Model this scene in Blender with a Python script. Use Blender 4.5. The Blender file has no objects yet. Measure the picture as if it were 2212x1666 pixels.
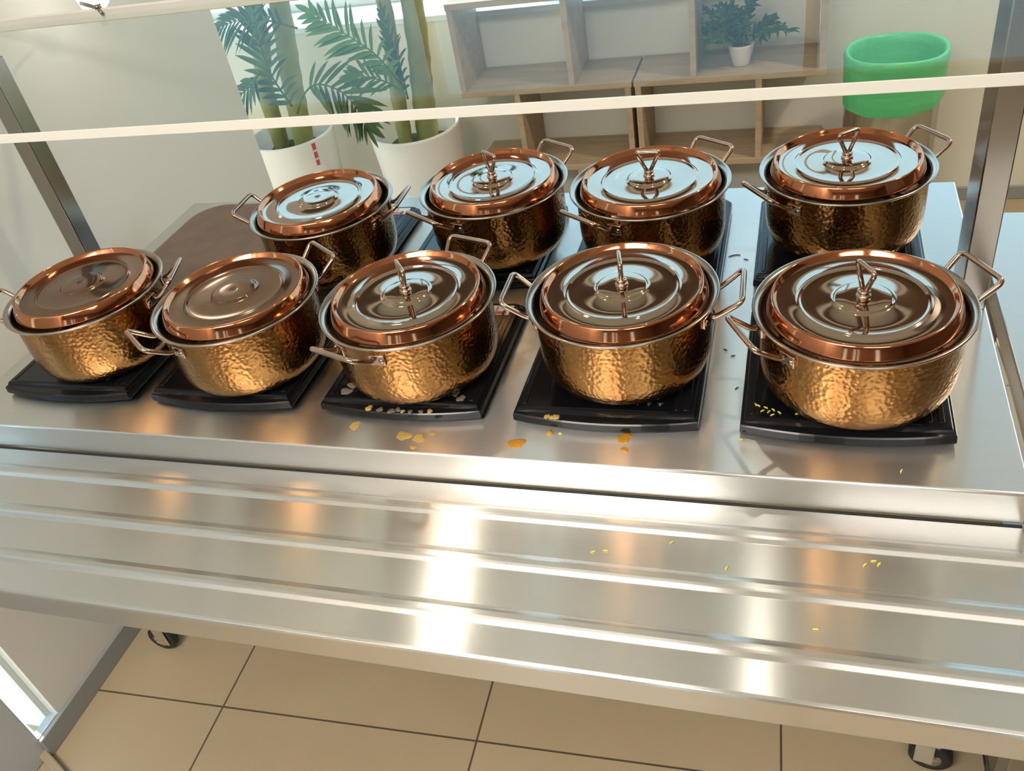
import bpy, bmesh, math, random
from mathutils import Vector, Matrix
random.seed(7)
PI = math.pi
SC = bpy.context.scene
COL = SC.collection

# ------------------------------------------------------------------ camera
CAM_Z = 1.67
Rr = [0.9524083, 0.2593738, -0.1601361]
Rd = [0.0393709, -0.6256076, -0.7791438]
Rf = [-0.3022719, 0.7357583, -0.6060457]
cam_d = bpy.data.cameras.new('camera')
cam = bpy.data.objects.new('camera', cam_d)
COL.objects.link(cam)
cam_d.sensor_fit = 'HORIZONTAL'
cam_d.sensor_width = 36.0
cam_d.lens = 1889.04 / 2212 * 36.0
cam_d.clip_start = 0.02
cam.matrix_world = Matrix(((Rr[0], -Rd[0], -Rf[0], 0), (Rr[1], -Rd[1], -Rf[1], 0),
                           (Rr[2], -Rd[2], -Rf[2], CAM_Z), (0, 0, 0, 1)))
SC.camera = cam

# ------------------------------------------------------------------ view, world, big lights
SC.view_settings.view_transform = 'Standard'
SC.view_settings.look = 'None'
SC.view_settings.gamma = 1.0
SC.view_settings.use_curve_mapping = False
SC.view_settings.exposure = 0.2
SC.cycles.use_denoising = True
SC.cycles.max_bounces = 10
SC.cycles.glossy_bounces = 6
SC.cycles.transparent_max_bounces = 16
SC.cycles.sample_clamp_indirect = 6.0
SC.cycles.blur_glossy = 0.5

world = bpy.data.worlds.new('daylight')
SC.world = world
world.use_nodes = True
nt = world.node_tree
nt.nodes.clear()
wo = nt.nodes.new('ShaderNodeOutputWorld')
bg = nt.nodes.new('ShaderNodeBackground')
tc = nt.nodes.new('ShaderNodeTexCoord')
sx = nt.nodes.new('ShaderNodeSeparateXYZ')
mr = nt.nodes.new('ShaderNodeMapRange')
cr = nt.nodes.new('ShaderNodeValToRGB')
nt.links.new(tc.outputs['Generated'], sx.inputs[0])
nt.links.new(sx.outputs['Z'], mr.inputs['Value'])
mr.inputs['From Min'].default_value = -0.4
mr.inputs['From Max'].default_value = 0.9
nt.links.new(mr.outputs[0], cr.inputs[0])
e = cr.color_ramp.elements
e[0].position = 0.0; e[0].color = (0.80, 0.90, 0.90, 1)
e[1].position = 1.0; e[1].color = (0.45, 0.77, 1.0, 1)
n = cr.color_ramp.elements.new(0.30); n.color = (0.66, 0.84, 0.86, 1)
n = cr.color_ramp.elements.new(0.40); n.color = (0.46, 0.80, 1.0, 1)
nt.links.new(cr.outputs[0], bg.inputs['Color'])
bg.inputs['Strength'].default_value = 2.05
nt.links.new(bg.outputs[0], wo.inputs[0])


def area_light(name, loc, direction, sx_, sy_, power, color, portal=False, spread=None):
    ld = bpy.data.lights.new(name, 'AREA')
    ld.shape = 'RECTANGLE'; ld.size = sx_; ld.size_y = sy_
    ld.energy = power; ld.color = color
    if portal: ld.cycles.is_portal = True
    if spread: ld.spread = spread
    o = bpy.data.objects.new(name, ld)
    COL.objects.link(o)
    o.location = loc
    o.rotation_euler = Vector(direction).to_track_quat('-Z', 'Y').to_euler()
    return o


sun_d = bpy.data.lights.new('sun', 'SUN')
sun_d.energy = 11.0; sun_d.angle = 0.01; sun_d.color = (1.0, 0.97, 0.92)
sun = bpy.data.objects.new('sun', sun_d)
COL.objects.link(sun)
sun.location = (-5, -1, 4)
sun.rotation_euler = Vector((0.85, -0.30, -0.40)).to_track_quat('-Z', 'Y').to_euler()
# daylight comes in through the windows and the sidelight of the door on the left
area_light('window_daylight', (0.15, 3.52, 1.55), (0, -1, 0), 6.2, 1.48, 0, (1, 1, 1), portal=True)
area_light('sidelight_daylight', (-1.72, 0.5, 1.2), (1, 0, 0), 0.9, 2.2, 0, (1, 1, 1), portal=True)

# ------------------------------------------------------------------ helpers
def tag(o, label=None, cat=None, group=None, kind=None):
    if label: o['label'] = label
    if cat: o['category'] = cat
    if group: o['group'] = group
    if kind: o['kind'] = kind
    return o


def empty(name, loc=(0, 0, 0), rz=0.0):
    o = bpy.data.objects.new(name, None)
    COL.objects.link(o)
    o.location = loc
    o.rotation_euler = (0, 0, rz)
    o.empty_display_size = 0.05
    return o


def copy_tree(o, parent=None):
    c = o.copy()
    COL.objects.link(c)
    if parent is not None: c.parent = parent
    for ch in list(o.children):
        copy_tree(ch, c)
    return c


class MB:
    def __init__(self):
        self.bm = bmesh.new()

    def box(self, x0, x1, y0, y1, z0, z1, bev=0.0, mi=0, seg=2):
        bm = self.bm
        vs = [bm.verts.new((x, y, z)) for z in (z0, z1) for y in (y0, y1) for x in (x0, x1)]
        idx = [(0, 2, 3, 1), (4, 5, 7, 6), (0, 1, 5, 4), (2, 6, 7, 3), (0, 4, 6, 2), (1, 3, 7, 5)]
        fs = [bm.faces.new([vs[i] for i in f]) for f in idx]
        for f in fs: f.material_index = mi
        if bev > 0:
            es = list({e for f in fs for e in f.edges})
            r = bmesh.ops.bevel(bm, geom=es, offset=bev, segments=seg, affect='EDGES', profile=0.5)
            for f in r['faces']:
                f.material_index = mi; f.smooth = True
        return self

    def obox(self, center, half, rot, bev=0.0, mi=0):
        k0 = len(self.bm.verts)
        self.box(-half[0], half[0], -half[1], half[1], -half[2], half[2], bev, mi)
        self.bm.verts.ensure_lookup_table()
        for v in self.bm.verts[k0:]:
            v.co = Vector(center) + rot @ v.co
        return self

    def lathe(self, prof, seg=64, c=(0, 0, 0), mi=0, smooth=True, wob=None):
        bm = self.bm
        rings = []
        for (r, z) in prof:
            if r < 1e-6:
                rings.append([bm.verts.new((c[0], c[1], c[2] + z))])
            else:
                ring = []
                for k in range(seg):
                    a = 2 * PI * k / seg
                    rr, zz = (r, z) if wob is None else wob(r, z, a)
                    ring.append(bm.verts.new((c[0] + rr * math.cos(a), c[1] + rr * math.sin(a), c[2] + zz)))
                rings.append(ring)
        for a, b in zip(rings[:-1], rings[1:]):
            for k in range(seg):
                k2 = (k + 1) % seg
                if len(a) == 1 and len(b) == 1: continue
                if len(a) == 1: vs = (a[0], b[k], b[k2])
                elif len(b) == 1: vs = (a[k], a[k2], b[0])
                else: vs = (a[k], a[k2], b[k2], b[k])
                f = bm.faces.new(vs); f.material_index = mi; f.smooth = smooth
        return self

    def tube(self, pts, r, seg=10, closed=False, mi=0, caps=True):
        bm = self.bm
        pts = [Vector(p) for p in pts]
        n = len(pts)
        rs = r if isinstance(r, (list, tuple)) else [r] * n
        up = None
        rings = []
        for i in range(n):
            if closed: d = pts[(i + 1) % n] - pts[i - 1]
            else: d = pts[min(i + 1, n - 1)] - pts[max(i - 1, 0)]
            d.normalize()
            if up is None:
                up = d.orthogonal().normalized()
            else:
                up = (up - d * up.dot(d))
                if up.length < 1e-6: up = d.orthogonal()
                up.normalize()
            s = d.cross(up)
            rings.append([bm.verts.new(pts[i] + (up * math.cos(2 * PI * k / seg) + s * math.sin(2 * PI * k / seg)) * rs[i]) for k in range(seg)])
        prs = list(zip(rings[:-1], rings[1:]))
        if closed: prs.append((rings[-1], rings[0]))
        for a, b in prs:
            for k in range(seg):
                k2 = (k + 1) % seg
                f = bm.faces.new((a[k], a[k2], b[k2], b[k])); f.smooth = True; f.material_index = mi
        if not closed and caps:
            f = bm.faces.new(list(reversed(rings[0]))); f.material_index = mi
            f = bm.faces.new(rings[-1]); f.material_index = mi
        return self

    def loft(self, layers, mi=0, cap=True, smooth=False):
        """layers: list of (outline[(x,y)], z)"""
        bm = self.bm
        rings = [[bm.verts.new((x, y, z)) for (x, y) in o] for (o, z) in layers]
        n = len(rings[0])
        for a, b in zip(rings[:-1], rings[1:]):
            for k in range(n):
                k2 = (k + 1) % n
                f = bm.faces.new((a[k], a[k2], b[k2], b[k])); f.material_index = mi; f.smooth = smooth
        if cap:
            f = bm.faces.new(list(reversed(rings[0]))); f.material_index = mi
            f = bm.faces.new(rings[-1]); f.material_index = mi
        return self

    def quad(self, a, b, c, d, mi=0, smooth=False):
        f = self.bm.faces.new([self.bm.verts.new(p) for p in (a, b, c, d)])
        f.material_index = mi; f.smooth = smooth
        return self

    def build(self, name, mats, parent=None, loc=None, normals=True):
        bm = self.bm
        if normals: bmesh.ops.recalc_face_normals(bm, faces=bm.faces)
        me = bpy.data.meshes.new(name)
        bm.to_mesh(me); bm.free()
        for m in (mats if isinstance(mats, (list, tuple)) else [mats]):
            me.materials.append(m)
        o = bpy.data.objects.new(name, me)
        COL.objects.link(o)
        if parent is not None: o.parent = parent
        if loc is not None: o.location = loc
        return o


def round_path(pts, r, n=5, closed=False):
    pts = [Vector(p) for p in pts]
    out = []
    N = len(pts)
    for i, p in enumerate(pts):
        if not closed and i in (0, N - 1):
            out.append(p); continue
        a = pts[i - 1]; b = pts[(i + 1) % N]
        da = (a - p); db = (b - p)
        ra = min(r, da.length * 0.45); rb = min(r, db.length * 0.45)
        q0 = p + da.normalized() * ra; q2 = p + db.normalized() * rb
        for k in range(n + 1):
            t = k / n
            out.append(q0 * (1 - t) ** 2 + p * 2 * t * (1 - t) + q2 * t * t)
    return out


def smooth_curve(pts, n=6):
    pts = [Vector(p) for p in pts]
    P = [pts[0] * 2 - pts[1]] + pts + [pts[-1] * 2 - pts[-2]]
    out = []
    for i in range(1, len(P) - 2):
        for k in range(n):
            t = k / n
            a, b, c, d = P[i - 1], P[i], P[i + 1], P[i + 2]
            out.append(0.5 * ((2 * b) + (c - a) * t + (2 * a - 5 * b + 4 * c - d) * t * t + (3 * b - a - 3 * c + d) * t ** 3))
    out.append(pts[-1])
    return out


def rrect(x0, x1, y0, y1, r, n=5):
    o = []
    for (cx, cy, a0) in ((x1 - r, y1 - r, 0), (x0 + r, y1 - r, 90), (x0 + r, y0 + r, 180), (x1 - r, y0 + r, 270)):
        for k in range(n + 1):
            a = math.radians(a0 + 90 * k / n)
            o.append((cx + r * math.cos(a), cy + r * math.sin(a)))
    return o


# ------------------------------------------------------------------ materials
def new_mat(name):
    m = bpy.data.materials.new(name)
    m.use_nodes = True
    return m, m.node_tree, m.node_tree.nodes['Principled BSDF']


def mat(name, color, rough=0.5, metal=0.0, spec=0.5, noise=None, bump=None, trans=0.0, coat=0.0):
    """noise=(scale, amount) varies colour; bump=(scale, strength)"""
    m, t, b = new_mat(name)
    b.inputs['Base Color'].default_value = (*color, 1)
    b.inputs['Roughness'].default_value = rough
    b.inputs['Metallic'].default_value = metal
    b.inputs['Specular IOR Level'].default_value = spec
    if coat:
        b.inputs['Coat Weight'].default_value = coat
        b.inputs['Coat Roughness'].default_value = 0.08
    co = t.nodes.new('ShaderNodeTexCoord')
    if noise:
        nz = t.nodes.new('ShaderNodeTexNoise'); nz.inputs['Scale'].default_value = noise[0]; nz.inputs['Detail'].default_value = 5
        t.links.new(co.outputs['Object'], nz.inputs['Vector'])
        mx = t.nodes.new('ShaderNodeMixRGB'); mx.blend_type = 'MIX'
        mx.inputs[1].default_value = (*[c * (1 - noise[1]) for c in color], 1)
        mx.inputs[2].default_value = (*[min(1, c * (1 + noise[1])) for c in color], 1)
        t.links.new(nz.outputs['Fac'], mx.inputs[0])
        t.links.new(mx.outputs[0], b.inputs['Base Color'])
    if bump:
        nz2 = t.nodes.new('ShaderNodeTexNoise'); nz2.inputs['Scale'].default_value = bump[0]; nz2.inputs['Detail'].default_value = 4
        t.links.new(co.outputs['Object'], nz2.inputs['Vector'])
        bp = t.nodes.new('ShaderNodeBump'); bp.inputs['Strength'].default_value = bump[1]; bp.inputs['Distance'].default_value = 0.002
        t.links.new(nz2.outputs['Fac'], bp.inputs['Height'])
        t.links.new(bp.outputs[0], b.inputs['Normal'])
    return m


def steel(name, color, rough, aniso, tangent=(0, 1, 0), grain=0.05, axis=0, wave=0.0):
    m, t, b = new_mat(name)
    b.inputs['Metallic'].default_value = 1.0
    b.inputs['Anisotropic'].default_value = aniso
    if aniso:
        # brushed along X: the highlight spreads across the brushing, in the face's own plane
        ge = t.nodes.new('ShaderNodeNewGeometry')
        cv = t.nodes.new('ShaderNodeVectorMath'); cv.operation = 'CROSS_PRODUCT'
        cv.inputs[1].default_value = (1.0, 0.012, 0.016)
        t.links.new(ge.outputs['Normal'], cv.inputs[0])
        t.links.new(cv.outputs[0], b.inputs['Tangent'])
    co = t.nodes.new('ShaderNodeTexCoord')
    mp = t.nodes.new('ShaderNodeMapping')
    s = [260.0, 260.0, 260.0]; s[axis] = 3.0
    mp.inputs['Scale'].default_value = s
    t.links.new(co.outputs['Object'], mp.inputs[0])
    nz = t.nodes.new('ShaderNodeTexNoise'); nz.inputs['Scale'].default_value = 1.0; nz.inputs['Detail'].default_value = 3
    t.links.new(mp.outputs[0], nz.inputs['Vector'])
    nb = t.nodes.new('ShaderNodeTexNoise'); nb.inputs['Scale'].default_value = 4.0; nb.inputs['Detail'].default_value = 3
    t.links.new(co.outputs['Object'], nb.inputs['Vector'])
    ad = t.nodes.new('ShaderNodeMath'); ad.operation = 'ADD'
    t.links.new(nz.outputs['Fac'], ad.inputs[0]); t.links.new(nb.outputs['Fac'], ad.inputs[1])
    mrr = t.nodes.new('ShaderNodeMapRange')
    mrr.inputs['From Min'].default_value = 0.6; mrr.inputs['From Max'].default_value = 1.4
    mrr.inputs['To Min'].default_value = rough - grain; mrr.inputs['To Max'].default_value = rough + grain
    t.links.new(ad.outputs[0], mrr.inputs['Value'])
    t.links.new(mrr.outputs[0], b.inputs['Roughness'])
    mx = t.nodes.new('ShaderNodeMixRGB')
    mx.inputs[1].default_value = (*[c * 0.98 for c in color], 1); mx.inputs[2].default_value = (*[min(1, c * 1.02) for c in color], 1)
    t.links.new(nz.outputs['Fac'], mx.inputs[0]); t.links.new(mx.outputs[0], b.inputs['Base Color'])
    if wave:
        nw = t.nodes.new('ShaderNodeTexNoise'); nw.inputs['Scale'].default_value = 2.2; nw.inputs['Detail'].default_value = 1
        t.links.new(co.outputs['Object'], nw.inputs['Vector'])
        bp = t.nodes.new('ShaderNodeBump'); bp.inputs['Strength'].default_value = wave; bp.inputs['Distance'].default_value = 0.02
        t.links.new(nw.outputs['Fac'], bp.inputs['Height']); t.links.new(bp.outputs[0], b.inputs['Normal'])
    return m


M = {}
M['counter'] = steel('counter_steel', (0.74, 0.73, 0.71), 0.29, 0.97, grain=0.008)
M['tray'] = steel('tray_steel', (0.70, 0.69, 0.665), 0.24, 1.0, grain=0.008)
M['steel'] = steel('post_steel', (0.32, 0.295, 0.265), 0.20, 0.0, grain=0.01, axis=2)
M['chrome'] = mat('chrome', (0.72, 0.72, 0.72), 0.12, 1.0)
M['copper'] = mat('polished_copper', (0.52, 0.20, 0.095), 0.09, 1.0, noise=(9, 0.10))
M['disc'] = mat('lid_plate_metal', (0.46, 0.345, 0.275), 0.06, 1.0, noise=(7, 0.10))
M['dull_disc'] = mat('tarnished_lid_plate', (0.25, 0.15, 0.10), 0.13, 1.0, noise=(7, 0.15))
M['rim'] = mat('pot_rim_metal', (0.42, 0.355, 0.30), 0.20, 1.0, noise=(14, 0.15))
M['handle'] = mat('handle_metal', (0.48, 0.345, 0.26), 0.22, 1.0, noise=(40, 0.25))
M['black_plastic'] = mat('black_plastic', (0.008, 0.008, 0.009), 0.16, 0.0, 0.25)
M['black_glass'] = mat('black_glass', (0.005, 0.005, 0.006), 0.07, 0.0, 0.35, noise=(30, 0.4))
M['icon'] = mat('control_print', (0.30, 0.30, 0.30), 0.5)
M['label_white'] = mat('label_white', (0.70, 0.70, 0.68), 0.45)
M['label_red'] = mat('label_red', (0.62, 0.08, 0.09), 0.45)
M['brown_tray'] = mat('brown_tray_plastic', (0.125, 0.070, 0.046), 0.24, 0.0, 0.5, noise=(25, 0.25))
M['wall'] = mat('cream_wall_paint', (0.76, 0.73, 0.66), 0.6, bump=(60, 0.05))
M['wall_back'] = mat('pale_wall_paint', (0.76, 0.73, 0.63), 0.6, bump=(60, 0.05))
M['skirting'] = mat('grey_skirting', (0.30, 0.31, 0.30), 0.4)
M['ceiling'] = mat('warm_white_ceiling', (0.84, 0.81, 0.76), 0.7)
M['header'] = mat('brown_wood_header', (0.17, 0.10, 0.065), 0.5, noise=(5, 0.3))
M['dark_wall'] = mat('dark_brown_wall', (0.10, 0.07, 0.05), 0.6)
M['front_wall'] = mat('brown_front_wall', (0.22, 0.16, 0.12), 0.6)
M['white_sill'] = mat('white_stone_sill', (0.80, 0.82, 0.82), 0.35, noise=(6, 0.05))
M['white_pot'] = mat('white_planter', (0.78, 0.77, 0.74), 0.4)
M['white_ceramic'] = mat('white_ceramic', (0.78, 0.72, 0.68), 0.45)
M['soil'] = mat('potting_soil', (0.10, 0.10, 0.05), 0.95, noise=(60, 0.6), bump=(90, 0.8))
M['trunk'] = mat('palm_stem', (0.27, 0.28, 0.10), 0.7, noise=(14, 0.35), bump=(50, 0.4))
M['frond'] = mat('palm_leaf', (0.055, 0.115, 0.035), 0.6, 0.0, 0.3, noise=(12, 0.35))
M['frond_lit'] = mat('lit_palm_leaf', (0.10, 0.23, 0.055), 0.6, 0.0, 0.3, noise=(12, 0.3))  # brighter leaf copy, the light falling on it is put into the colour
M['foliage'] = mat('bush_leaf', (0.055, 0.115, 0.022), 0.75, 0.0, 0.2, noise=(20, 0.4))
M['bin_steel'] = steel('bin_steel', (0.50, 0.50, 0.48), 0.25, 0.0, axis=2)
M['grey_frame'] = mat('grey_door_frame', (0.52, 0.53, 0.53), 0.4)
M['beige'] = mat('beige_threshold', (0.42, 0.34, 0.22), 0.5)
M['dark'] = mat('dark_plinth', (0.035, 0.03, 0.025), 0.6)
M['rubber'] = mat('black_rubber', (0.02, 0.02, 0.02), 0.55)
M['edge'] = mat('polished_glass_edge', (0.78, 0.75, 0.68), 0.4)
M['curry'] = mat('curry_spill', (0.55, 0.26, 0.02), 0.35, noise=(160, 0.35), bump=(300, 0.6))
M['curry_dry'] = mat('dried_curry', (0.50, 0.33, 0.10), 0.5, noise=(160, 0.3))
M['grain'] = mat('yellow_rice', (0.75, 0.66, 0.12), 0.5)
M['herb'] = mat('dark_herb', (0.02, 0.03, 0.02), 0.7)
M['crust'] = mat('grey_food_crust', (0.16, 0.13, 0.09), 0.7, noise=(150, 0.4))


def hammered():
    m, t, b = new_mat('hammered_brass')
    b.inputs['Metallic'].default_value = 1.0
    co = t.nodes.new('ShaderNodeTexCoord')
    vo = t.nodes.new('ShaderNodeTexVoronoi'); vo.feature = 'SMOOTH_F1'; vo.inputs['Scale'].default_value = 175
    vo.inputs['Smoothness'].default_value = 0.6
    nz = t.nodes.new('ShaderNodeTexNoise'); nz.inputs['Scale'].default_value = 30
    t.links.new(co.outputs['Object'], nz.inputs['Vector'])
    va = t.nodes.new('ShaderNodeMixRGB'); va.blend_type = 'ADD'; va.inputs[0].default_value = 0.004
    t.links.new(co.outputs['Object'], va.inputs[1]); t.links.new(nz.outputs['Color'], va.inputs[2])
    t.links.new(va.outputs[0], vo.inputs['Vector'])
    bp = t.nodes.new('ShaderNodeBump'); bp.inputs['Strength'].default_value = 0.40; bp.inputs['Distance'].default_value = 0.0018
    t.links.new(vo.outputs['Distance'], bp.inputs['Height'])
    t.links.new(bp.outputs[0], b.inputs['Normal'])
    n2 = t.nodes.new('ShaderNodeTexNoise'); n2.inputs['Scale'].default_value = 1.0; n2.inputs['Detail'].default_value = 7
    mp = t.nodes.new('ShaderNodeMapping'); mp.inputs['Scale'].default_value = (24, 24, 7)
    t.links.new(co.outputs['Object'], mp.inputs[0]); t.links.new(mp.outputs[0], n2.inputs['Vector'])
    mx = t.nodes.new('ShaderNodeValToRGB')
    mx.color_ramp.elements[0].position = 0.30; mx.color_ramp.elements[0].color = (0.26, 0.12, 0.04, 1)
    mx.color_ramp.elements[1].position = 0.70; mx.color_ramp.elements[1].color = (0.48, 0.26, 0.09, 1)
    t.links.new(n2.outputs['Fac'], mx.inputs[0]); t.links.new(mx.outputs[0], b.inputs['Base Color'])
    b.inputs['Roughness'].default_value = 0.22
    return m


def floor_tiles():
    m, t, b = new_mat('beige_floor_tiles')
    co = t.nodes.new('ShaderNodeTexCoord')
    br = t.nodes.new('ShaderNodeTexBrick')
    br.offset = 0.0; br.squash = 1.0
    br.inputs['Scale'].default_value = 1.0
    br.inputs['Brick Width'].default_value = 0.607; br.inputs['Row Height'].default_value = 0.607
    br.inputs['Mortar Size'].default_value = 0.0022; br.inputs['Mortar Smooth'].default_value = 0.1
    br.inputs['Color1'].default_value = (0.47, 0.365, 0.225, 1); br.inputs['Color2'].default_value = (0.44, 0.34, 0.21, 1)
    br.inputs['Mortar'].default_value = (0.10, 0.07, 0.04, 1)
    t.links.new(co.outputs['Object'], br.inputs['Vector'])
    nz = t.nodes.new('ShaderNodeTexNoise'); nz.inputs['Scale'].default_value = 3.0; nz.inputs['Detail'].default_value = 6
    t.links.new(co.outputs['Object'], nz.inputs['Vector'])
    mr_ = t.nodes.new('ShaderNodeMapRange'); mr_.inputs['To Min'].default_value = 0.86; mr_.inputs['To Max'].default_value = 1.12
    t.links.new(nz.outputs['Fac'], mr_.inputs['Value'])
    mx = t.nodes.new('ShaderNodeMixRGB'); mx.blend_type = 'MULTIPLY'; mx.inputs[0].default_value = 1
    t.links.new(br.outputs['Color'], mx.inputs[1]); t.links.new(mr_.outputs[0], mx.inputs[2])
    t.links.new(mx.outputs[0], b.inputs['Base Color'])
    b.inputs['Roughness'].default_value = 0.38
    return m


def wood():
    m, t, b = new_mat('light_oak_board')
    co = t.nodes.new('ShaderNodeTexCoord')
    mp = t.nodes.new('ShaderNodeMapping'); mp.inputs['Scale'].default_value = (2.0, 14.0, 14.0)
    t.links.new(co.outputs['Object'], mp.inputs[0])
    nz = t.nodes.new('ShaderNodeTexNoise'); nz.inputs['Scale'].default_value = 3.0; nz.inputs['Detail'].default_value = 8
    t.links.new(mp.outputs[0], nz.inputs['Vector'])
    r = t.nodes.new('ShaderNodeValToRGB')
    r.color_ramp.elements[0].position = 0.3; r.color_ramp.elements[0].color = (0.40, 0.295, 0.19, 1)
    r.color_ramp.elements[1].position = 0.7; r.color_ramp.elements[1].color = (0.50, 0.375, 0.25, 1)
    t.links.new(nz.outputs['Fac'], r.inputs[0]); t.links.new(r.outputs[0], b.inputs['Base Color'])
    b.inputs['Roughness'].default_value = 0.5
    return m


def clear_glass(name, tint, gloss=1.0, refl_rough=0.0):
    m = bpy.data.materials.new(name); m.use_nodes = True
    t = m.node_tree; t.nodes.clear()
    out = t.nodes.new('ShaderNodeOutputMaterial')
    tr = t.nodes.new('ShaderNodeBsdfTransparent'); tr.inputs[0].default_value = (*tint, 1)
    gl = t.nodes.new('ShaderNodeBsdfGlossy'); gl.inputs['Roughness'].default_value = refl_rough
    fr = t.nodes.new('ShaderNodeFresnel'); fr.inputs[0].default_value = 1.5
    mt = t.nodes.new('ShaderNodeMath'); mt.operation = 'MULTIPLY'; mt.inputs[1].default_value = gloss
    mx = t.nodes.new('ShaderNodeMixShader')
    ge = t.nodes.new('ShaderNodeNewGeometry')
    iv = t.nodes.new('ShaderNodeMath'); iv.operation = 'SUBTRACT'; iv.inputs[0].default_value = 1.0
    t.links.new(ge.outputs['Backfacing'], iv.inputs[1])
    m2 = t.nodes.new('ShaderNodeMath'); m2.operation = 'MULTIPLY'
    t.links.new(fr.outputs[0], mt.inputs[0]); t.links.new(mt.outputs[0], m2.inputs[0]); t.links.new(iv.outputs[0], m2.inputs[1])
    t.links.new(m2.outputs[0], mx.inputs[0])
    t.links.new(tr.outputs[0], mx.inputs[1]); t.links.new(gl.outputs[0], mx.inputs[2])
    t.links.new(mx.outputs[0], out.inputs[0])
    return m


def liner_mat():
    m, t, b = new_mat('green_bag_film')
    b.inputs['Base Color'].default_value = (0.11, 0.55, 0.21, 1)
    b.inputs['Roughness'].default_value = 0.35
    b.inputs['Transmission Weight'].default_value = 0.0
    co = t.nodes.new('ShaderNodeTexCoord')
    mp = t.nodes.new('ShaderNodeMapping'); mp.inputs['Scale'].default_value = (6, 6, 30)
    t.links.new(co.outputs['Object'], mp.inputs[0])
    nz = t.nodes.new('ShaderNodeTexNoise'); nz.inputs['Scale'].default_value = 2.0; nz.inputs['Detail'].default_value = 4
    t.links.new(mp.outputs[0], nz.inputs['Vector'])
    bp = t.nodes.new('ShaderNodeBump'); bp.inputs['Strength'].default_value = 0.4; bp.inputs['Distance'].default_value = 0.006
    t.links.new(nz.outputs['Fac'], bp.inputs['Height']); t.links.new(bp.outputs[0], b.inputs['Normal'])
    return m


def emit(name, color, strength):
    m = bpy.data.materials.new(name); m.use_nodes = True
    t = m.node_tree; t.nodes.clear()
    out = t.nodes.new('ShaderNodeOutputMaterial'); em = t.nodes.new('ShaderNodeEmission')
    em.inputs[0].default_value = (*color, 1); em.inputs[1].default_value = strength
    t.links.new(em.outputs[0], out.inputs[0])
    return m


M['hammered'] = hammered()
M['tiles'] = floor_tiles()
M['wood'] = wood()
M['shelf_glass'] = clear_glass('sneeze_guard_glass', (0.965, 0.985, 0.975), 0.33)
M['window_glass'] = clear_glass('window_glass', (0.97, 0.99, 0.99), 0.6)
M['liner'] = liner_mat()
M['lamp'] = emit('lit_diffuser', (1.0, 0.86, 0.66), 14.0)
M['panel'] = emit('fill_panel_glow', (1.0, 0.95, 0.88), 6.0)
M['spot'] = emit('lit_spot', (1.0, 0.95, 0.85), 9.0)

# ------------------------------------------------------------------ room
XL = -1.547            # left wall face
YB = 3.209             # back wall face
ZC = 2.75
FR = math.radians(2.1)  # the tile grid is turned a little against the counter
o = MB().quad((-6, -5, 0), (6, -5, 0), (6, 5, 0), (-6, 5, 0)).build('floor', M['tiles'])
# a tile crossing sits at (-0.592, 0.858); grid turned by 2.1 degrees
o.location = (-0.592, 0.858, 0); o.rotation_euler = (0, 0, FR); tag(o, kind='structure')
tag(MB().box(XL - 0.12, 4.0, -3.2, 3.5, ZC, ZC + 0.1).box(-4.2, XL - 0.12, 2.06, 3.5, ZC, ZC + 0.1).build('ceiling', M['ceiling']), kind='structure')
# left wall: a nib wall that ends at y 2.184, with the glazed door in front of it
wl = MB()
wl.box(XL - 0.12, XL, 0.725, 2.184, 0, ZC)
wl.box(XL - 0.12, XL, -3.2, -0.95, 0, ZC)
wl.box(XL - 0.12, XL, -0.95, 0.725, 2.15, ZC)
tag(wl.build('wall_left', M['wall']), kind='structure')
wb = MB()
wb.box(-4.2, 4.0, YB, YB + 0.3, 0, 0.79)
wb.box(-4.2, 4.0, YB, YB + 0.3, 2.32, ZC)
tag(MB().box(-4.19, 3.99, YB - 0.02, YB, 2.26, ZC - 0.002).build('trim_1', M['header']), kind='structure')
wb.box(-4.2, -3.0, YB, YB + 0.3, 0.79, 2.32)
wb.box(3.2, 4.0, YB, YB + 0.3, 0.79, 2.32)
tag(wb.build('wall_back', M['wall_back']), kind='structure')
tag(MB().box(4.0, 4.1, -3.2, 3.5, 0, ZC).build('wall_right', M['dark_wall']), kind='structure')
wf = MB()
FW = ((-1.45, -1.15), (-0.62, -0.46), (-0.28, -0.18), (1.1, 1.45))
xa = XL - 0.12
for (a_, b_) in FW:
    wf.box(xa, a_, -3.3, -3.2, 0, ZC); wf.box(a_, b_, -3.3, -3.2, 0, 0.25); wf.box(a_, b_, -3.3, -3.2, 2.2, ZC); xa = b_
wf.box(xa, 4.1, -3.3, -3.2, 0, ZC)
tag(wf.build('wall_front', M['front_wall']), kind='structure')
fwp = MB()
for (a_, b_) in FW: fwp.box(a_, b_, -3.256, -3.25, 0.25, 2.2)
tag(fwp.build('window_2', M['window_glass']), kind='structure')
area_light('front_daylight', (-0.6, -3.32, 1.2), (0, 1, 0), 4.4, 2.0, 0, (1, 1, 1), portal=True)
wfl = MB()
wfl.box(-4.3, XL - 0.12, 2.06, 2.18, 0, ZC); wfl.box(-4.3, -4.2, 2.18, 2.25, 0, ZC); wfl.box(-4.3, -4.2, 3.15, 3.5, 0, ZC)
wfl.box(-4.3, -4.2, 2.25, 3.15, 0, 0.3); wfl.box(-4.3, -4.2, 2.25, 3.15, 2.3, ZC)
tag(wfl.build('wall_far_left', M['wall']), kind='structure')
tag(MB().box(-4.256, -4.25, 2.25, 3.15, 0.3, 2.3).build('window_3', M['window_glass']), kind='structure')
area_light('side_daylight', (-4.32, 2.7, 1.3), (1, 0, 0), 0.9, 2.0, 0, (1, 1, 1), portal=True)
tag(MB().box(XL, XL + 0.010, 0.655, 2.184, 0, 0.058, 0.002).build('baseboard_left', M['skirting']), kind='structure')
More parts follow.
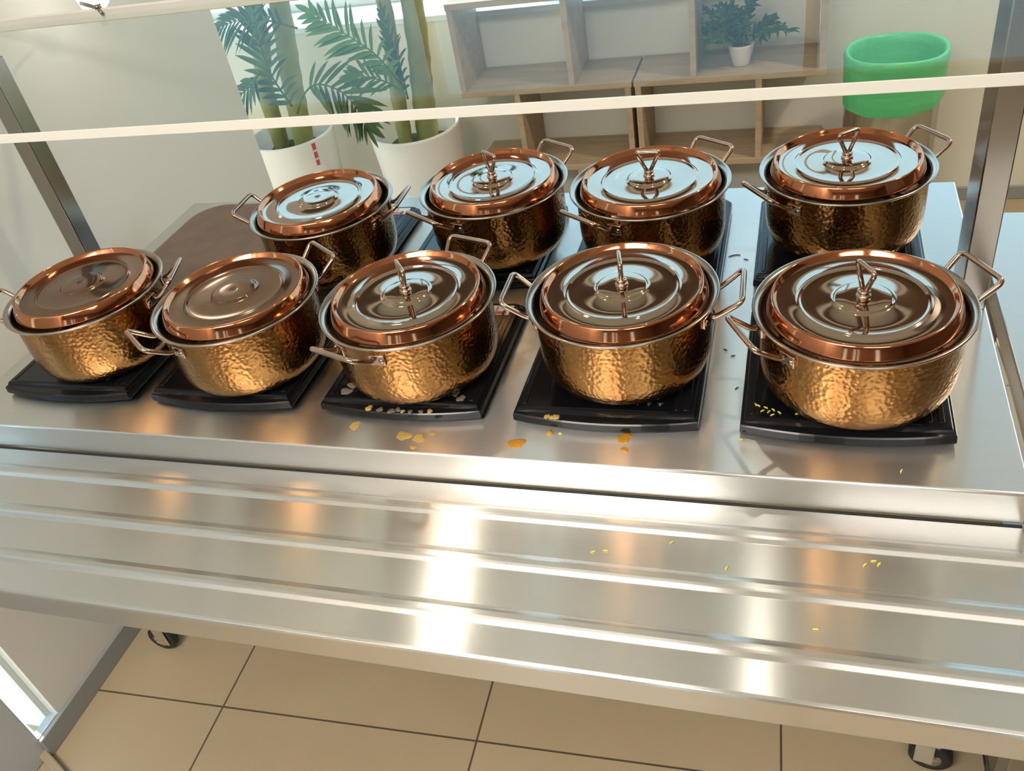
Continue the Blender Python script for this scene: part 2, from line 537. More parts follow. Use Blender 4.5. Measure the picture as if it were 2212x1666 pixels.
tag(MB().box(-4.2, 4.0, YB - 0.012, YB, 0, 0.05, 0.002).build('baseboard_back', M['skirting']), kind='structure')

# back window: sill, frame, panes
win = MB()
for x in (-3.0, -1.5, 0.0, 1.6, 3.15):
    win.box(x, x + 0.05, YB + 0.24, YB + 0.29, 0.812, 2.32, 0.003)
win.box(-3.0, 3.2, YB + 0.24, YB + 0.29, 2.27, 2.32, 0.003)
win.box(-3.0, 3.2, YB + 0.24, YB + 0.29, 0.812, 0.845, 0.003)
w1 = win.build('window_1', M['white_pot']); tag(w1, kind='structure')
MB().box(-3.0, 3.2, YB - 0.008, YB + 0.30, 0.79, 0.812, 0.003).build('window_sill', M['white_sill'], w1)
MB().box(-3.0, 3.2, YB + 0.262, YB + 0.268, 0.845, 2.27).build('window_pane', M['window_glass'], w1)

# grey door on the left with a slim glazed sidelight next to the wall
d = MB()
d.box(XL - 0.026, XL - 0.004, 0.42, 0.662, 0.0, 2.15, 0.004)
d.box(XL - 0.09, XL - 0.02, -0.95, -0.83, 0.0, 2.15, 0.004)
d.box(XL - 0.06, XL - 0.02, -0.83, 0.42, 0.0, 2.15, 0.004)
d.box(XL - 0.026, XL - 0.004, 0.662, 0.725, 0.0, 0.056)
d1 = d.build('door_1', M['grey_frame']); tag(d1, kind='structure')
MB().box(XL - 0.121, XL - 0.026, 0.713, 0.7245, 0.0, 2.15).build('door_jamb', M['white_pot'], d1)
MB().box(XL - 0.018, XL - 0.012, 0.662, 0.725, 0.056, 2.15).build('sidelight_pane', M['window_glass'], d1)
MB().tube([(XL + 0.02, 0.585, 0.012), (XL + 0.02, 0.45, 0.012)], 0.010).tube([(XL + 0.02, 0.585, 0.012), (XL - 0.01, 0.585, 0.012)], 0.008).build('floor_bolt', M['chrome'], d1)
MB().obox((XL + 0.035, 0.632, 0.011), (0.065, 0.010, 0.011), Matrix.Rotation(math.radians(-24), 3, 'Z'), 0.004).build('door_threshold', M['beige'], d1)

# ------------------------------------------------------------------ ceiling lights
def downlight(x, y, power, label, sz=0.17, col=(1.0, 0.92, 0.80)):
    t = empty('ceiling_light', (x, y, ZC))
    tag(t, label, 'ceiling light', 'round ceiling downlights')
    MB().lathe([(sz / 2 + 0.02, 0), (sz / 2 + 0.02, -0.012), (sz / 2, -0.014), (sz / 2, -0.004), (0, -0.004)], 40).build('trim_ring', M['white_pot'], t)
    MB().lathe([(sz / 2 - 0.002, -0.006), (0, -0.006)], 40).build('diffuser', M['lamp'], t)
    ld = bpy.data.lights.new('ceiling_light_lamp', 'AREA')
    ld.shape = 'DISK'; ld.size = sz; ld.energy = power; ld.color = col
    lo = bpy.data.objects.new('ceiling_light_lamp', ld); COL.objects.link(lo)
    lo.location = (0, 0, -0.02); lo.parent = t


def panel(x, y, power, label):  # unseen panel added as fill light for the tray, floor and left wall
    t = empty('fill_panel', (x, y, ZC))
    tag(t, label, 'ceiling light', 'added ceiling fill light panels')
    MB().box(-0.6, 0.6, -0.3, 0.3, -0.014, 0.0, 0.002).build('frame', M['white_pot'], t)
    MB().box(-0.58, 0.58, -0.28, 0.28, -0.016, -0.0142).build('diffuser', M['panel'], t)
    ld = bpy.data.lights.new('fill_panel_lamp', 'AREA')
    ld.shape = 'RECTANGLE'; ld.size = 1.16; ld.size_y = 0.56; ld.energy = power; ld.color = (1.0, 0.95, 0.88)
    lo = bpy.data.objects.new('fill_panel_lamp', ld); COL.objects.link(lo)
    lo.location = (0, 0, -0.02); lo.parent = t


downlight(-0.062, 1.5, 1.1, 'small round ceiling downlight above the back row of pots, near the window', 0.045)
downlight(-1.24, 1.65, 2.6, 'round ceiling downlight over the left end of the counter', 0.16)
panel(-0.85, -0.95, 46, 'added flat ceiling fill light panel behind the viewer, by the grey door')
panel(0.75, -1.1, 12, 'added flat ceiling fill light panel behind the viewer, over the right side')
downlight(1.35, 2.1, 26, 'added round ceiling downlight brightening the back wall, right of the bin', 0.17, (1.0, 0.84, 0.62))  # unseen lamp added to brighten the right part of the back wall

# ------------------------------------------------------------------ serving counter
ZT = 0.83
sc = empty('serving_counter', (-0.575, 1.28, 0))
tag(sc, 'long brushed stainless serving counter with glass guard and ribbed tray slide in front', 'counter')
OX, OY = -0.575, 1.28


def cb(b, name, m, parent=sc):
    """build with world coordinates under the counter empty"""
    for v in b.bm.verts:
        v.co.x -= OX; v.co.y -= OY
    return b.build(name, m, parent)


CX0, CX1, CY0, CY1 = -1.432, 0.285, 0.853, 1.685
b = MB()
b.box(CX0, CX1, CY0, CY1, ZT - 0.052, ZT, 0.0035, seg=3)
cb(b, 'worktop', M['counter'])
# tray slide: pressed sheet with three raised ribs
prof = []
ZS = 0.778
def rib(y, h=0.0045, w=0.008):
    return [(y + w + 0.006, ZS), (y + w, ZS + h * 0.75), (y + w - 0.004, ZS + h), (y - w + 0.004, ZS + h), (y - w, ZS + h * 0.75), (y - w - 0.006, ZS)]
prof = [(0.8480, ZS - 0.03), (0.8480, ZS - 0.002), (0.8465, ZS)]
for y in (0.797, 0.712, 0.624): prof += rib(y)
prof += [(0.566, ZS), (0.562, ZS - 0.0015), (0.5605, ZS - 0.005), (0.5605, ZS - 0.044), (0.562, ZS - 0.047), (0.580, ZS - 0.047)]
b = MB()
rows = []
for x in (CX0 - 0.08, CX1 - 0.004):
    rows.append([b.bm.verts.new((x, y, z)) for (y, z) in prof])
for k in range(len(prof) - 1):
    f = b.bm.faces.new((rows[0][k], rows[0][k + 1], rows[1][k + 1], rows[1][k])); f.smooth = False
inner = [(y, z - 0.0025) for (y, z) in prof]
ts = cb(b, 'tray_slide', M['tray'])
sm = ts.modifiers.new('sheet', 'SOLIDIFY'); sm.thickness = 0.0018; sm.offset = -1
bv = ts.modifiers.new('soft', 'BEVEL'); bv.width = 0.0012; bv.segments = 2; bv.limit_method = 'ANGLE'; bv.angle_limit = math.radians(12)
cb(MB().box(CX0 - 0.08, CX1 - 0.004, 0.8484, 0.8526, ZS - 0.010, ZS - 0.0005), 'gap_shade_strip', M['rubber'])  # dark strip added to stand for the shade in the gap
# brackets that carry the slide
for x in (-1.2, -0.57, 0.1):
    cb(MB().box(x - 0.012, x + 0.012, 0.60, 0.845, ZS - 0.022, ZS - 0.0025, 0.001), 'slide_bracket', M['steel'])
cb(MB().box(CX0 + 0.02, CX1 - 0.02, 0.870, 0.905, ZT - 0.10, ZT - 0.051, 0.002).box(CX0 + 0.02, CX1 - 0.02, 1.63, 1.665, ZT - 0.10, ZT - 0.051, 0.002)
   .box(CX0 + 0.02, CX0 + 0.055, 0.905, 1.63, ZT - 0.10, ZT - 0.051, 0.002).box(CX1 - 0.055, CX1 - 0.02, 0.905, 1.63, ZT - 0.10, ZT - 0.051, 0.002), 'apron_frame', M['steel'])


def caster(parent, x, y, sw, lr=0.0375):
    c, s = math.cos(sw), math.sin(sw)
    wx, wy = x + 0.03 * c, y + 0.03 * s
    ax = Vector((-s, c, 0))
    w = MB()
    # wheel: lathe about the axle
    k0 = 0
    w.lathe([(0.0, -0.012), (lr - 0.016, -0.012), (lr - 0.004, -0.012), (lr, -0.008), (lr, 0.008), (lr - 0.004, 0.012), (lr - 0.016, 0.012), (0, 0.012)], 28)
    rot = ax.to_track_quat('Z', 'Y').to_matrix()
    for v in w.bm.verts: v.co = Vector((wx, wy, lr)) + rot @ v.co
    fk = MB()
    for sgn in (-1, 1):
        fk.obox(Vector((wx - 0.012 * c, wy - 0.012 * s, lr + 0.022)) + ax * sgn * 0.0165, (0.016, 0.0016, 0.030), Matrix.Rotation(sw, 3, 'Z'), 0.001)
    fk.obox((x + 0.012 * c, y + 0.012 * s, lr + 0.053), (0.030, 0.019, 0.0025), Matrix.Rotation(sw, 3, 'Z'), 0.001)
    fk.lathe([(0.0, 0.054), (0.014, 0.054), (0.014, 0.075), (0, 0.075)], 16, (x, y, lr))
    wo_ = cb(fk, 'caster_fork', M['chrome'], parent)
    cb(w, 'wheel', M['rubber'], wo_)
    hb = MB()
    hb.lathe([(0, -0.0135), (0.019, -0.0135), (0.019, 0.0135), (0, 0.0135)], 20)
    for v in hb.bm.verts: v.co = Vector((wx, wy, lr)) + rot @ v.co
    for k in range(5):
        a = k * 2 * PI / 5
        off = rot @ Vector((0.012 * math.cos(a), 0.012 * math.sin(a), 0.014))
        hb.lathe([(0, 0.0), (0.003, 0.0), (0.003, 0.002), (0, 0.002)], 8, tuple(Vector((wx, wy, lr)) + off))
    cb(hb, 'hub', M['chrome'], wo_)


for (x, y, sw) in ((-1.40, 0.965, math.radians(178)), (0.245, 0.968, math.radians(-8)), (-1.385, 1.60, 0.5), (0.245, 1.60, -0.6)):
    lg = cb(MB().box(x - 0.019, x + 0.019, y - 0.019, y + 0.019, 0.112, ZT - 0.06, 0.003), 'leg', M['steel'])
    caster(lg, x, y, sw)
cb(MB().box(CX0 + 0.03, CX1 - 0.03, 1.02, 1.665, 0.20, 0.225, 0.003), 'undershelf', M['steel'])

# glass guard
cb(MB().box(-1.407, -1.370, 1.25, 1.290, ZT, 1.3268, 0.002), 'guard_post', M['steel'])
cb(MB().box(0.244, 0.281, 1.25, 1.335, ZT, 1.3268, 0.002), 'guard_post', M['steel'])
gz0, gz1 = 1.3270, 1.3382
gl = cb(MB().box(-1.545, 0.38, 0.8775, 1.4490, gz0, gz1), 'glass_shelf', M['shelf_glass'])
gl['label'] = 'clear glass shelf'
cb(MB().box(-1.545, 0.38, 0.875, 0.8775, gz0 - 0.0004, gz1 + 0.0004, 0.0006), 'front_edge', M['edge'], gl)
cb(MB().box(-1.545, 0.38, 1.449, 1.460, 1.3275, 1.3500, 0.002), 'rear_rail', M['edge'], gl)
for (x, y) in ((-1.3885, 1.27), (0.2625, 1.29)):
    cb(MB().lathe([(0, 1.3382), (0.011, 1.3382), (0.011, 1.341), (0.009, 1.3425), (0, 1.3425)], 20, (x, y, 0)), 'post_cap', M['chrome'], gl)
lampo = cb(MB().lathe([(0, 1.314), (0.020, 1.315), (0.028, 1.322), (0.033, 1.340), (0.028, 1.356), (0.0, 1.362)], 28, (-1.411, 1.615, 0)), 'spot_lamp', M['spot'])
lampo['label'] = 'small lit spotlight'
cb(MB().tube([(-1.411, 1.590, 1.340), (-1.36, 1.52, 1.348), (-1.27, 1.455, 1.351)], 0.004), 'lamp_arm', M['steel'])
cb(MB().lathe([(0, 1.350), (0.007, 1.350), (0.007, 1.357), (0, 1.357)], 14, (-1.268, 1.4545, 0)).tube([(-1.262, 1.4475, 1.349), (-1.256, 1.446, 1.340)], 0.0035), 'clamp_screw', M['steel'])

# neighbouring counter on the right
nb = empty('side_counter', (1.0, 1.0, 0))
tag(nb, 'plain stainless steel counter standing right of the serving counter beyond a dark gap', 'counter')
def nbb(b, name, m):
    for v in b.bm.verts: v.co.x -= 1.0; v.co.y -= 1.0
    return b.build(name, m, nb)
nbb(MB().box(0.303, 1.75, 0.72, 1.560, ZT - 0.045, ZT, 0.003, seg=3), 'worktop', M['counter'])
for (x, y) in ((0.345, 0.80), (1.70, 0.80), (0.345, 1.51), (1.70, 1.51)):
    nbb(MB().box(x - 0.02, x + 0.02, y - 0.02, y + 0.02, 0.0, ZT - 0.045, 0.003), 'leg', M['steel'])
nbb(MB().box(0.33, 1.72, 0.80, 1.53, 0.18, 0.205, 0.003), 'undershelf', M['steel'])

# ------------------------------------------------------------------ induction cooktops
HK = 0.025
CW, CD = 0.272, 0.290


def bowed(x0, x1, y0, y1, bow, r=0.012, n=14):
    o = []
    for (cx, cy, a0) in ((x1 - r, y1 - r, 0), (x0 + r, y1 - r, 90)):
        for k in range(5):
            a = math.radians(a0 + 90 * k / 4); o.append((cx + r * math.cos(a), cy + r * math.sin(a)))
    for k in range(n + 1):
        t_ = k / n
        x = x0 + (x1 - x0) * t_
        o.append((x, y0 - bow * (1 - (2 * t_ - 1) ** 2)))
    return o


def make_cooktop():
    t = empty('induction_cooktop')
    h = CW / 2
    b = MB()
    b.loft([(bowed(-h + 0.006, h - 0.006, 0.006, CD - 0.006, 0.012), 0.002),
            (bowed(-h + 0.001, h - 0.001, 0.001, CD - 0.002, 0.0145), 0.004),
            (bowed(-h, h, 0.0, CD, 0.0150), 0.007),
            (bowed(-h + 0.0005, h - 0.0005, 0.0005, CD - 0.001, 0.0150), 0.0165),
            (bowed(-h + 0.0015, h - 0.0015, 0.0018, CD - 0.0025, 0.0145), 0.0183),
            (bowed(-h + 0.0040, h - 0.0040, 0.0035, CD - 0.0045, 0.0130), 0.0186),
            (bowed(-h + 0.0045, h - 0.0045, 0.0050, CD - 0.0050, 0.004), 0.0192),
            (bowed(-h + 0.0050, h - 0.0050, 0.0062, CD - 0.0055, 0.0), 0.0220),
            (bowed(-h + 0.0065, h - 0.0065, 0.0078, CD - 0.0080, 0.0), HK - 0.0005),
            (bowed(-h + 0.0085, h - 0.0085, 0.0100, CD - 0.0110, 0.0), HK)])
    # raised side rails
    for (xa, xb) in ((-h + 0.013, -h + 0.019), (h - 0.034, h - 0.029), (h - 0.022, h - 0.014)):
        b.box(xa, xb, 0.016, CD - 0.03, HK - 0.002, HK + 0.0014, 0.001)
    body = b.build('body', M['black_plastic'], t)
    MB().loft([(rrect(-h + 0.020, h - 0.036, 0.0115, CD - 0.050, 0.008), HK - 0.001),
               (rrect(-h + 0.020, h - 0.036, 0.0115, CD - 0.050, 0.008), HK + 0.0006)]).build('glass_plate', M['black_glass'], t)
    ic = MB()
    for k, x in enumerate((0.048, 0.064, 0.080)):
        z = HK + 0.0009
        y = 0.024
        ic.tube([(x - 0.004, y + 0.006, z), (x + 0.004, y + 0.006, z), (x, y - 0.001, z)], 0.0003, 4, closed=True)
        ic.quad((x - 0.001, y + 0.002, z), (x + 0.001, y + 0.002, z), (x + 0.001, y + 0.005, z), (x - 0.001, y + 0.005, z))
    ic.quad((0.020, 0.024, HK + 0.0009), (0.034, 0.024, HK + 0.0009), (0.034, 0.0248, HK + 0.0009), (0.020, 0.0248, HK + 0.0009))
    ic.build('control_icons', M['icon'], t, normals=False)
    st = MB().box(-0.02, h - 0.018, CD - 0.044, CD - 0.016, HK - 0.0005, HK + 0.0008).build('warning_sticker', M['label_white'], t)
    rd = MB()
    rd.box(0.035, h - 0.026, CD - 0.042, CD - 0.034, HK + 0.0008, HK + 0.0011)
    rd.build('red_stripe', M['label_red'], st)
    for x in (-0.012, 0.022, 0.055, 0.088):
        MB().box(x, x + 0.004, CD - 0.032, CD - 0.018, HK + 0.0008, HK + 0.0011).build('print', M['icon'], st)
    for (x, y) in ((-0.09, 0.05), (0.09, 0.05), (-0.09, 0.25), (0.09, 0.25)):
        MB().lathe([(0, 0), (0.012, 0), (0.012, 0.006), (0, 0.006)], 16, (x, y, 0)).build('foot', M['rubber'], t)
    return t


FX = dict(F1=-1.228, F2=-0.907, F3=-0.579, F4=-0.2555, F5=0.0725)
BX = dict(B1=-0.915, B2=-0.585, B3=-0.256, B4=0.070)
ct_labels = dict(
    F1='black induction cooktop at the front left corner of the counter, under the leftmost pot',
    F2='black induction cooktop, second from the left in the front row',
    F3='black induction cooktop splashed with dried curry, middle of the front row',
    F4='black induction cooktop with an orange drip on its front edge, fourth in the front row',
    F5='black induction cooktop with yellow rice grains on it, right end of the front row',
    B1='black induction cooktop beside the brown tray in the back row',
    B2='black induction cooktop, second from the brown tray in the back row',
    B3='black induction cooktop, third from the brown tray in the back row',
    B4='black induction cooktop at the right end of the back row, in front of the bin')
proto = make_cooktop()
first = True
for key in ('F1', 'F2', 'F3', 'F4', 'F5', 'B1', 'B2', 'B3', 'B4'):
    o = proto if first else copy_tree(proto)
    first = False
    x = FX.get(key, BX.get(key))
    o.location = (x, 0.932 if key[0] == 'F' else 1.305, ZT + 0.0004)
    o['label'] = ct_labels[key]; o['category'] = 'cooktop'; o['group'] = 'induction cooktops in two rows'

# ------------------------------------------------------------------ pots
ZR = 0.99      # height of every pot rim
PH = ZR - (ZT + 0.0004 + HK + 0.0007)  # pot height


def pot_meshes():
    body = MB().lathe([(0.1265, -0.003), (0.1272, -0.012), (0.1274, -0.070), (0.1266, -0.086), (0.1242, -0.100), (0.1195, -0.1115), (0.1125, -0.1205),
                       (0.1035, -0.1275), (0.0940, -0.1320), (0.0860, -PH), (0.0, -PH)], 96)
    rim = MB().lathe([(0.1272, -0.007), (0.1335, -0.0045), (0.1375, -0.0025), (0.1388, -0.0005), (0.1380, 0.0010), (0.1355, 0.0012), (0.1310, -0.0008),
                      (0.1275, -0.0045), (0.1255, -0.012), (0.1245, -0.030), (0.1240, -0.085), (0.115, -0.110), (0.0, -0.114)], 96)
    return body, rim


def handle_mesh():
    b = MB()
    hl = 0.043
    pts = [(0.1275, -0.036, -0.020), (0.136, -0.036, -0.020), (0.170, -hl, 0.008), (0.170, hl, 0.008), (0.136, 0.036, -0.020), (0.1275, 0.036, -0.020)]
    b.tube(round_path(pts, 0.012, 6), 0.0040, 10)
    return b


def bracket_mesh(sg):
    rot = Matrix.Rotation(sg * 0.300, 3, 'Z')
    return MB().obox(rot @ Vector((0.1285, 0, -0.024)), (0.0025, 0.013, 0.009), rot, 0.0015)


def rivet_mesh(sg):
    b = MB()
    a = sg * 0.360
    b.lathe([(0.0045, 0), (0.0042, 0.0015), (0.0028, 0.0028), (0, 0.0032)], 12)
    q = Vector((math.cos(a), math.sin(a), 0)).to_track_quat('Z', 'Y').to_matrix()
    for v in b.bm.verts: v.co = Vector((0.1305 * math.cos(a), 0.1305 * math.sin(a), -0.024)) + q @ v.co
    return b


def make_pot():
    t = empty('copper_pot')
    body, rim = pot_meshes()
    body.build('body', M['hammered'], t)
    rim.build('rim', M['rim'], t)
    for k in range(2):
        h = handle_mesh().build('handle', M['handle'], t)
        h.rotation_euler = (0, 0, k * PI)
        for sg in (-1, 1):
            bracket_mesh(sg).build('bracket', M['handle'], h)
            rivet_mesh(sg).build('rivet', M['rim'], h)
    return t


def make_lid(knob=True, plate='disc'):
    t = empty('pot_lid')
    MB().lathe([(0.1205, -0.0035), (0.1212, -0.0030), (0.1208, -0.0010), (0.1150, 0.0135), (0.1135, 0.0158), (0.1120, 0.0163), (0.1108, 0.0152),
                (0.1082, 0.0098), (0.1066, 0.0080)], 96).build('rolled_edge', M['copper'], t)
    dome = [(0.1070, 0.0079), (0.1020, 0.0074), (0.0840, 0.0068), (0.0822, 0.0075), (0.0806, 0.0086), (0.0788, 0.0086), (0.0770, 0.0073), (0.0755, 0.0070),
            (0.0600, 0.0072), (0.0410, 0.0084), (0.0378, 0.0088), (0.0362, 0.0104), (0.0348, 0.0120), (0.0335, 0.0124), (0.0200, 0.0128), (0.008, 0.0130)]
    if knob:
        MB().lathe(dome + [(0, 0.0130)], 96).build('plate', M[plate], t)
        kb = MB()
        kb.lathe([(0.0095, 0.0128), (0.0095, 0.0150), (0.0075, 0.0165), (0.0062, 0.0175), (0.0078, 0.0190), (0.0085, 0.0212), (0.0070, 0.0230), (0.0, 0.0240)], 24)
        k = kb.build('knob_collar', M['handle'], t)
        lp = [(-0.0035, 0, 0.0225), (-0.0205, 0, 0.056), (0.0205, 0, 0.056), (0.0035, 0, 0.0225)]
        MB().tube(round_path(lp, 0.007, 5), 0.0034, 10).build('knob', M['handle'], t)
    else:
        pl = MB().lathe(dome + [(0.0042, 0.0128), (0.0020, 0.0118), (0.0, 0.0116)], 96).build('plate', M[plate], t)
        MB().lathe([(0.0022, 0.0127), (0.0, 0.0129)], 12).build('screw_hole', M['dark'], t)
    return t


# name: (x, y, handle angle, knob bar angle or None, lid dx, lid dy)
POTS = dict(
    F1=(-1.189, 1.043, 18.5, None, 0.004, -0.002), F2=(-0.869, 1.025, 54.0, None, 0.006, -0.004), F3=(-0.563, 1.028, 71.0, -52, 0.004, -0.006),
    F4=(-0.236, 1.049, 1.8, -76, 0.004, -0.008), F5=(0.086, 1.022, 28.5, -61, 0.0, -0.006), B1=(-0.862, 1.345, 2.0, None, 0.0, -0.004),
    B2=(-0.535, 1.410, 57.0, -37, 0.003, -0.006), B3=(-0.245, 1.394, 54.0, 0, 0.002, -0.008), B4=(0.075, 1.430, 35.0, 38, 0.0, -0.002))
pot_labels = dict(
    F1='hammered copper pot at the far left of the front row, against the wall',
    F2='hammered copper pot with a knobless lid, second from left in the front row',
    F3='hammered copper pot over the curry-splashed cooktop, middle of the front row',
    F4='hammered copper pot with handles pointing straight left and right, fourth in the front row',
    F5='big hammered copper pot at the right end of the front row',
    B1='hammered copper pot beside the brown tray in the back row',
    B2='hammered copper pot in the back row before the two white planters and shelf end',
    B3='hammered copper pot in the back row, in front of the wooden cube shelf',
    B4='hammered copper pot at the right end of the back row, before the green-lined bin')
lid_labels = dict(
    F1='knobless copper-edged lid on the leftmost front pot, dim brown plate',
    F2='knobless copper-edged lid with a small centre hole, second pot from the left in front',
    F3='copper-edged lid with a triangular loop knob on the middle front pot',
    F4='copper-edged lid whose loop knob is seen edge-on, fourth front pot',
    F5='copper-edged lid with tilted loop knob on the right end pot of the front row',
    B1='knobless copper-edged lid mirroring the window, on the pot beside the brown tray',
    B2='copper-edged lid with loop knob on the second back pot from the brown tray',
    B3='copper-edged lid whose triangular knob faces the viewer, in front of the cube shelf',
    B4='copper-edged lid with wide loop knob on the pot in front of the bin')
pproto = make_pot(); lproto = make_lid(True); lproto2 = make_lid(False, 'dull_disc'); lproto3 = make_lid(False)
used = set()
for key, (x, y, ha, ka, ldx, ldy) in POTS.items():
    if 'p' in used: o = copy_tree(pproto)
    else: o = pproto; used.add('p')
    o.location = (x, y, ZR); o.rotation_euler = (0, 0, math.radians(ha))
    tag(o, pot_labels[key], 'pot', 'hammered copper pots on the cooktops')
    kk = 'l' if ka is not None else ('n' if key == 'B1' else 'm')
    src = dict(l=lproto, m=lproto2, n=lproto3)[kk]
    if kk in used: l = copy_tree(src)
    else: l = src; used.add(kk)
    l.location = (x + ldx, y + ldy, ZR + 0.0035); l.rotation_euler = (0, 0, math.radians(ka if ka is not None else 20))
    tag(l, lid_labels[key], 'lid', 'copper-edged pot lids')

# ------------------------------------------------------------------ brown tray in the back left corner
b = MB()
ob = rrect(-1.376, -1.062, 1.262, 1.652, 0.075, 8)
oi = rrect(-1.370, -1.068, 1.268, 1.646, 0.070, 8)
b.loft([(oi, 0.0), (ob, 0.004), (ob, 0.010), (oi, 0.012), (rrect(-1.362, -1.076, 1.276, 1.638, 0.064, 8), 0.0125)])
o = b.build('serving_tray', M['brown_tray'], None, (0, 0, ZT + 0.0004))
tag(o, 'flat brown tray with rounded corners lying in the back left corner of the counter', 'tray')

# ------------------------------------------------------------------ wooden cube shelves against the back wall
def shelf_unit(x0, uprights, label):
    W_ = 0.622
    t = empty('cube_shelf', (x0, YB - 0.13, 0))
    tag(t, label, 'shelf', 'wooden cube shelves')
    y0, y1 = 2.950 - (YB - 0.13), -0.003 + 0.13
    T = 0.021
    zs = (0.02, 0.299, 0.594, 0.900)
    for z in zs:
        MB().box(0, W_, y0, y1, z - T / 2, z + T / 2, 0.0012).build('board', M['wood'], t)
    for i, xs in enumerate(uprights):
        for x in xs:
            MB().box(x, x + 0.020, y0 + 0.0004, y1, zs[i] + T / 2, zs[i + 1] - T / 2, 0.0008).build('upright', M['wood'], t)
    MB().box(0.03, W_ - 0.03, y0 + 0.03, y1 - 0.02, 0.0, zs[0] - T / 2).build('plinth', M['dark'], t)
    return t


shelf_unit(-1.178, ((0.003, 0.40), (0.199, 0.598), (0.003, 0.405)), 'left wooden cube shelf, its upper cubbies empty, next to the white planters')
shelf_unit(-0.549, ((0.19, 0.598), (0.004, 0.403), (0.193, 0.598)), 'right wooden cube shelf holding the small potted plant')

# ------------------------------------------------------------------ palms in white planters
def leaflet(b, base, d, nrm, L, w, droop, mi=0):
    d = d.normalized(); s = d.cross(nrm).normalized()
    n2 = s.cross(d).normalized()
    segs = 4
    prev = None
    for k in range(segs + 1):
        t = k / segs
        ww = w * (0.55 + 1.2 * t) * (1 - t) ** 0.8 if t < 1 else 0
        ww = w * math.sin(PI * min(1, 0.12 + 0.88 * t)) ** 0.8 if t < 1 else 0.0
        c = base + d * (L * t) + Vector((0, 0, -droop * L * t * t))
        l = b.bm.verts.new(c + s * ww * 0.5 + n2 * ww * 0.18); r_ = b.bm.verts.new(c - s * ww * 0.5 + n2 * ww * 0.18); m_ = b.bm.verts.new(c)
        if prev:
            for q in ((prev[0], l, m_, prev[2]), (prev[2], m_, r_, prev[1])):
                f = b.bm.faces.new(q); f.smooth = True; f.material_index = mi
        prev = (l, r_, m_)


def frond(b, pts, n, L, w, face, start=0.15, spread=58, droop=0.15, rr=0.004, mi=0, jit=0.12, sides=(-1, 1)):
    cv = smooth_curve(pts, 8)
    b.tube(cv, [rr * (1 - 0.75 * i / (len(cv) - 1)) for i in range(len(cv))], 6, mi=mi)
    N = len(cv) - 1
    face = Vector(face).normalized()
    for k in range(n):
        t = start + (1 - start) * (k + 0.5) / n
        i = min(N - 1, int(t * N)); u = t * N - i
        p = cv[i].lerp(cv[i + 1], u)
        d = (cv[i + 1] - cv[i]).normalized()
        s = d.cross(face).normalized()
        tt = (k + 0.5) / n
        prof_ = (0.55 + 0.9 * tt) if tt < 0.5 else (1.0 - 0.55 * (tt - 0.5) / 0.5)
        for sg in sides:
            a = math.radians(spread * (1 - 0.45 * tt) + random.uniform(-7, 7))
            dd = d * math.cos(a) + s * sg * math.sin(a) + face * random.uniform(-jit, jit)
            leaflet(b, p, dd, face, L * prof_ * random.uniform(0.88, 1.1), w, droop, mi)
    # terminal leaflet
    leaflet(b, cv[-1], (cv[-1] - cv[-2]), face, L * 0.5, w, droop, mi)


def palm(px, py, label, trunks, fronds, tape=False):
    t = empty('potted_palm', (px, py, 0))
    tag(t, label, 'potted plant', 'tall potted palms by the window')
    R_, H_ = 0.170, 0.512
    pl = MB().lathe([(0, 0.0), (0.135, 0.0), (0.140, 0.004), (0.146, 0.05), (0.152, 0.21), (0.150, 0.235), (0.153, 0.255), (0.160, 0.37), (R_, H_ - 0.008), (R_, H_ - 0.002), (R_ - 0.004, H_), (R_ - 0.010, H_), (R_ - 0.013, H_ - 0.004),
                     (R_ - 0.018, H_ - 0.10), (0.0, H_ - 0.10)], 64).build('planter', M['white_pot'], t)
    if tape:
        tb = MB()
        a0 = math.radians(-33)
        zt = 0.412
        for k, hh in enumerate((0.022, 0.009, 0.024, 0.009, 0.026)):
            z0 = zt; zt += hh; rr_ = 0.1640 + 0.0075 * (z0 - 0.412) / 0.09
            for da in (-0.045, ):
                tb.quad((rr_ * math.cos(a0 + da), rr_ * math.sin(a0 + da), z0), (rr_ * math.cos(a0 - da), rr_ * math.sin(a0 - da), z0),
                        ((rr_ + 0.0013) * math.cos(a0 - da), (rr_ + 0.0013) * math.sin(a0 - da), zt), ((rr_ + 0.0013) * math.cos(a0 + da), (rr_ + 0.0013) * math.sin(a0 + da), zt), mi=k % 2)
        tp = tb.build('tape_strip', [M['label_red'], M['label_white']], pl)
        tp['label'] = 'red and white striped tape'
    so = MB()
    so.lathe([(0.151, 0.425), (0.10, 0.445), (0.04, 0.455), (0, 0.455)], 40, wob=lambda r, z, a: (r, z + 0.008 * math.sin(5 * a + r * 60)))
    so.build('soil', M['soil'], t)
    for pts, r0, r1 in trunks:
        cv = smooth_curve([(x - px, y - py, z) for (x, y, z) in pts], 8)
        N = len(cv) - 1
        rs = []
        for i in range(N + 1):
            rs.append((r0 + (r1 - r0) * i / N) * (1.06 if i % 3 == 0 else 0.98))
        MB().tube(cv, rs, 14).build('trunk', M['trunk'], t)
    for (pts, n, L, w, face, kw, lit) in fronds:
        b = MB()
        frond(b, [(x - px, y - py, z) for (x, y, z) in pts], n, L, w, face, **kw)
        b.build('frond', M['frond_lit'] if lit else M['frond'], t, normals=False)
    return t


VW = (-0.30, -0.74, 0.55)


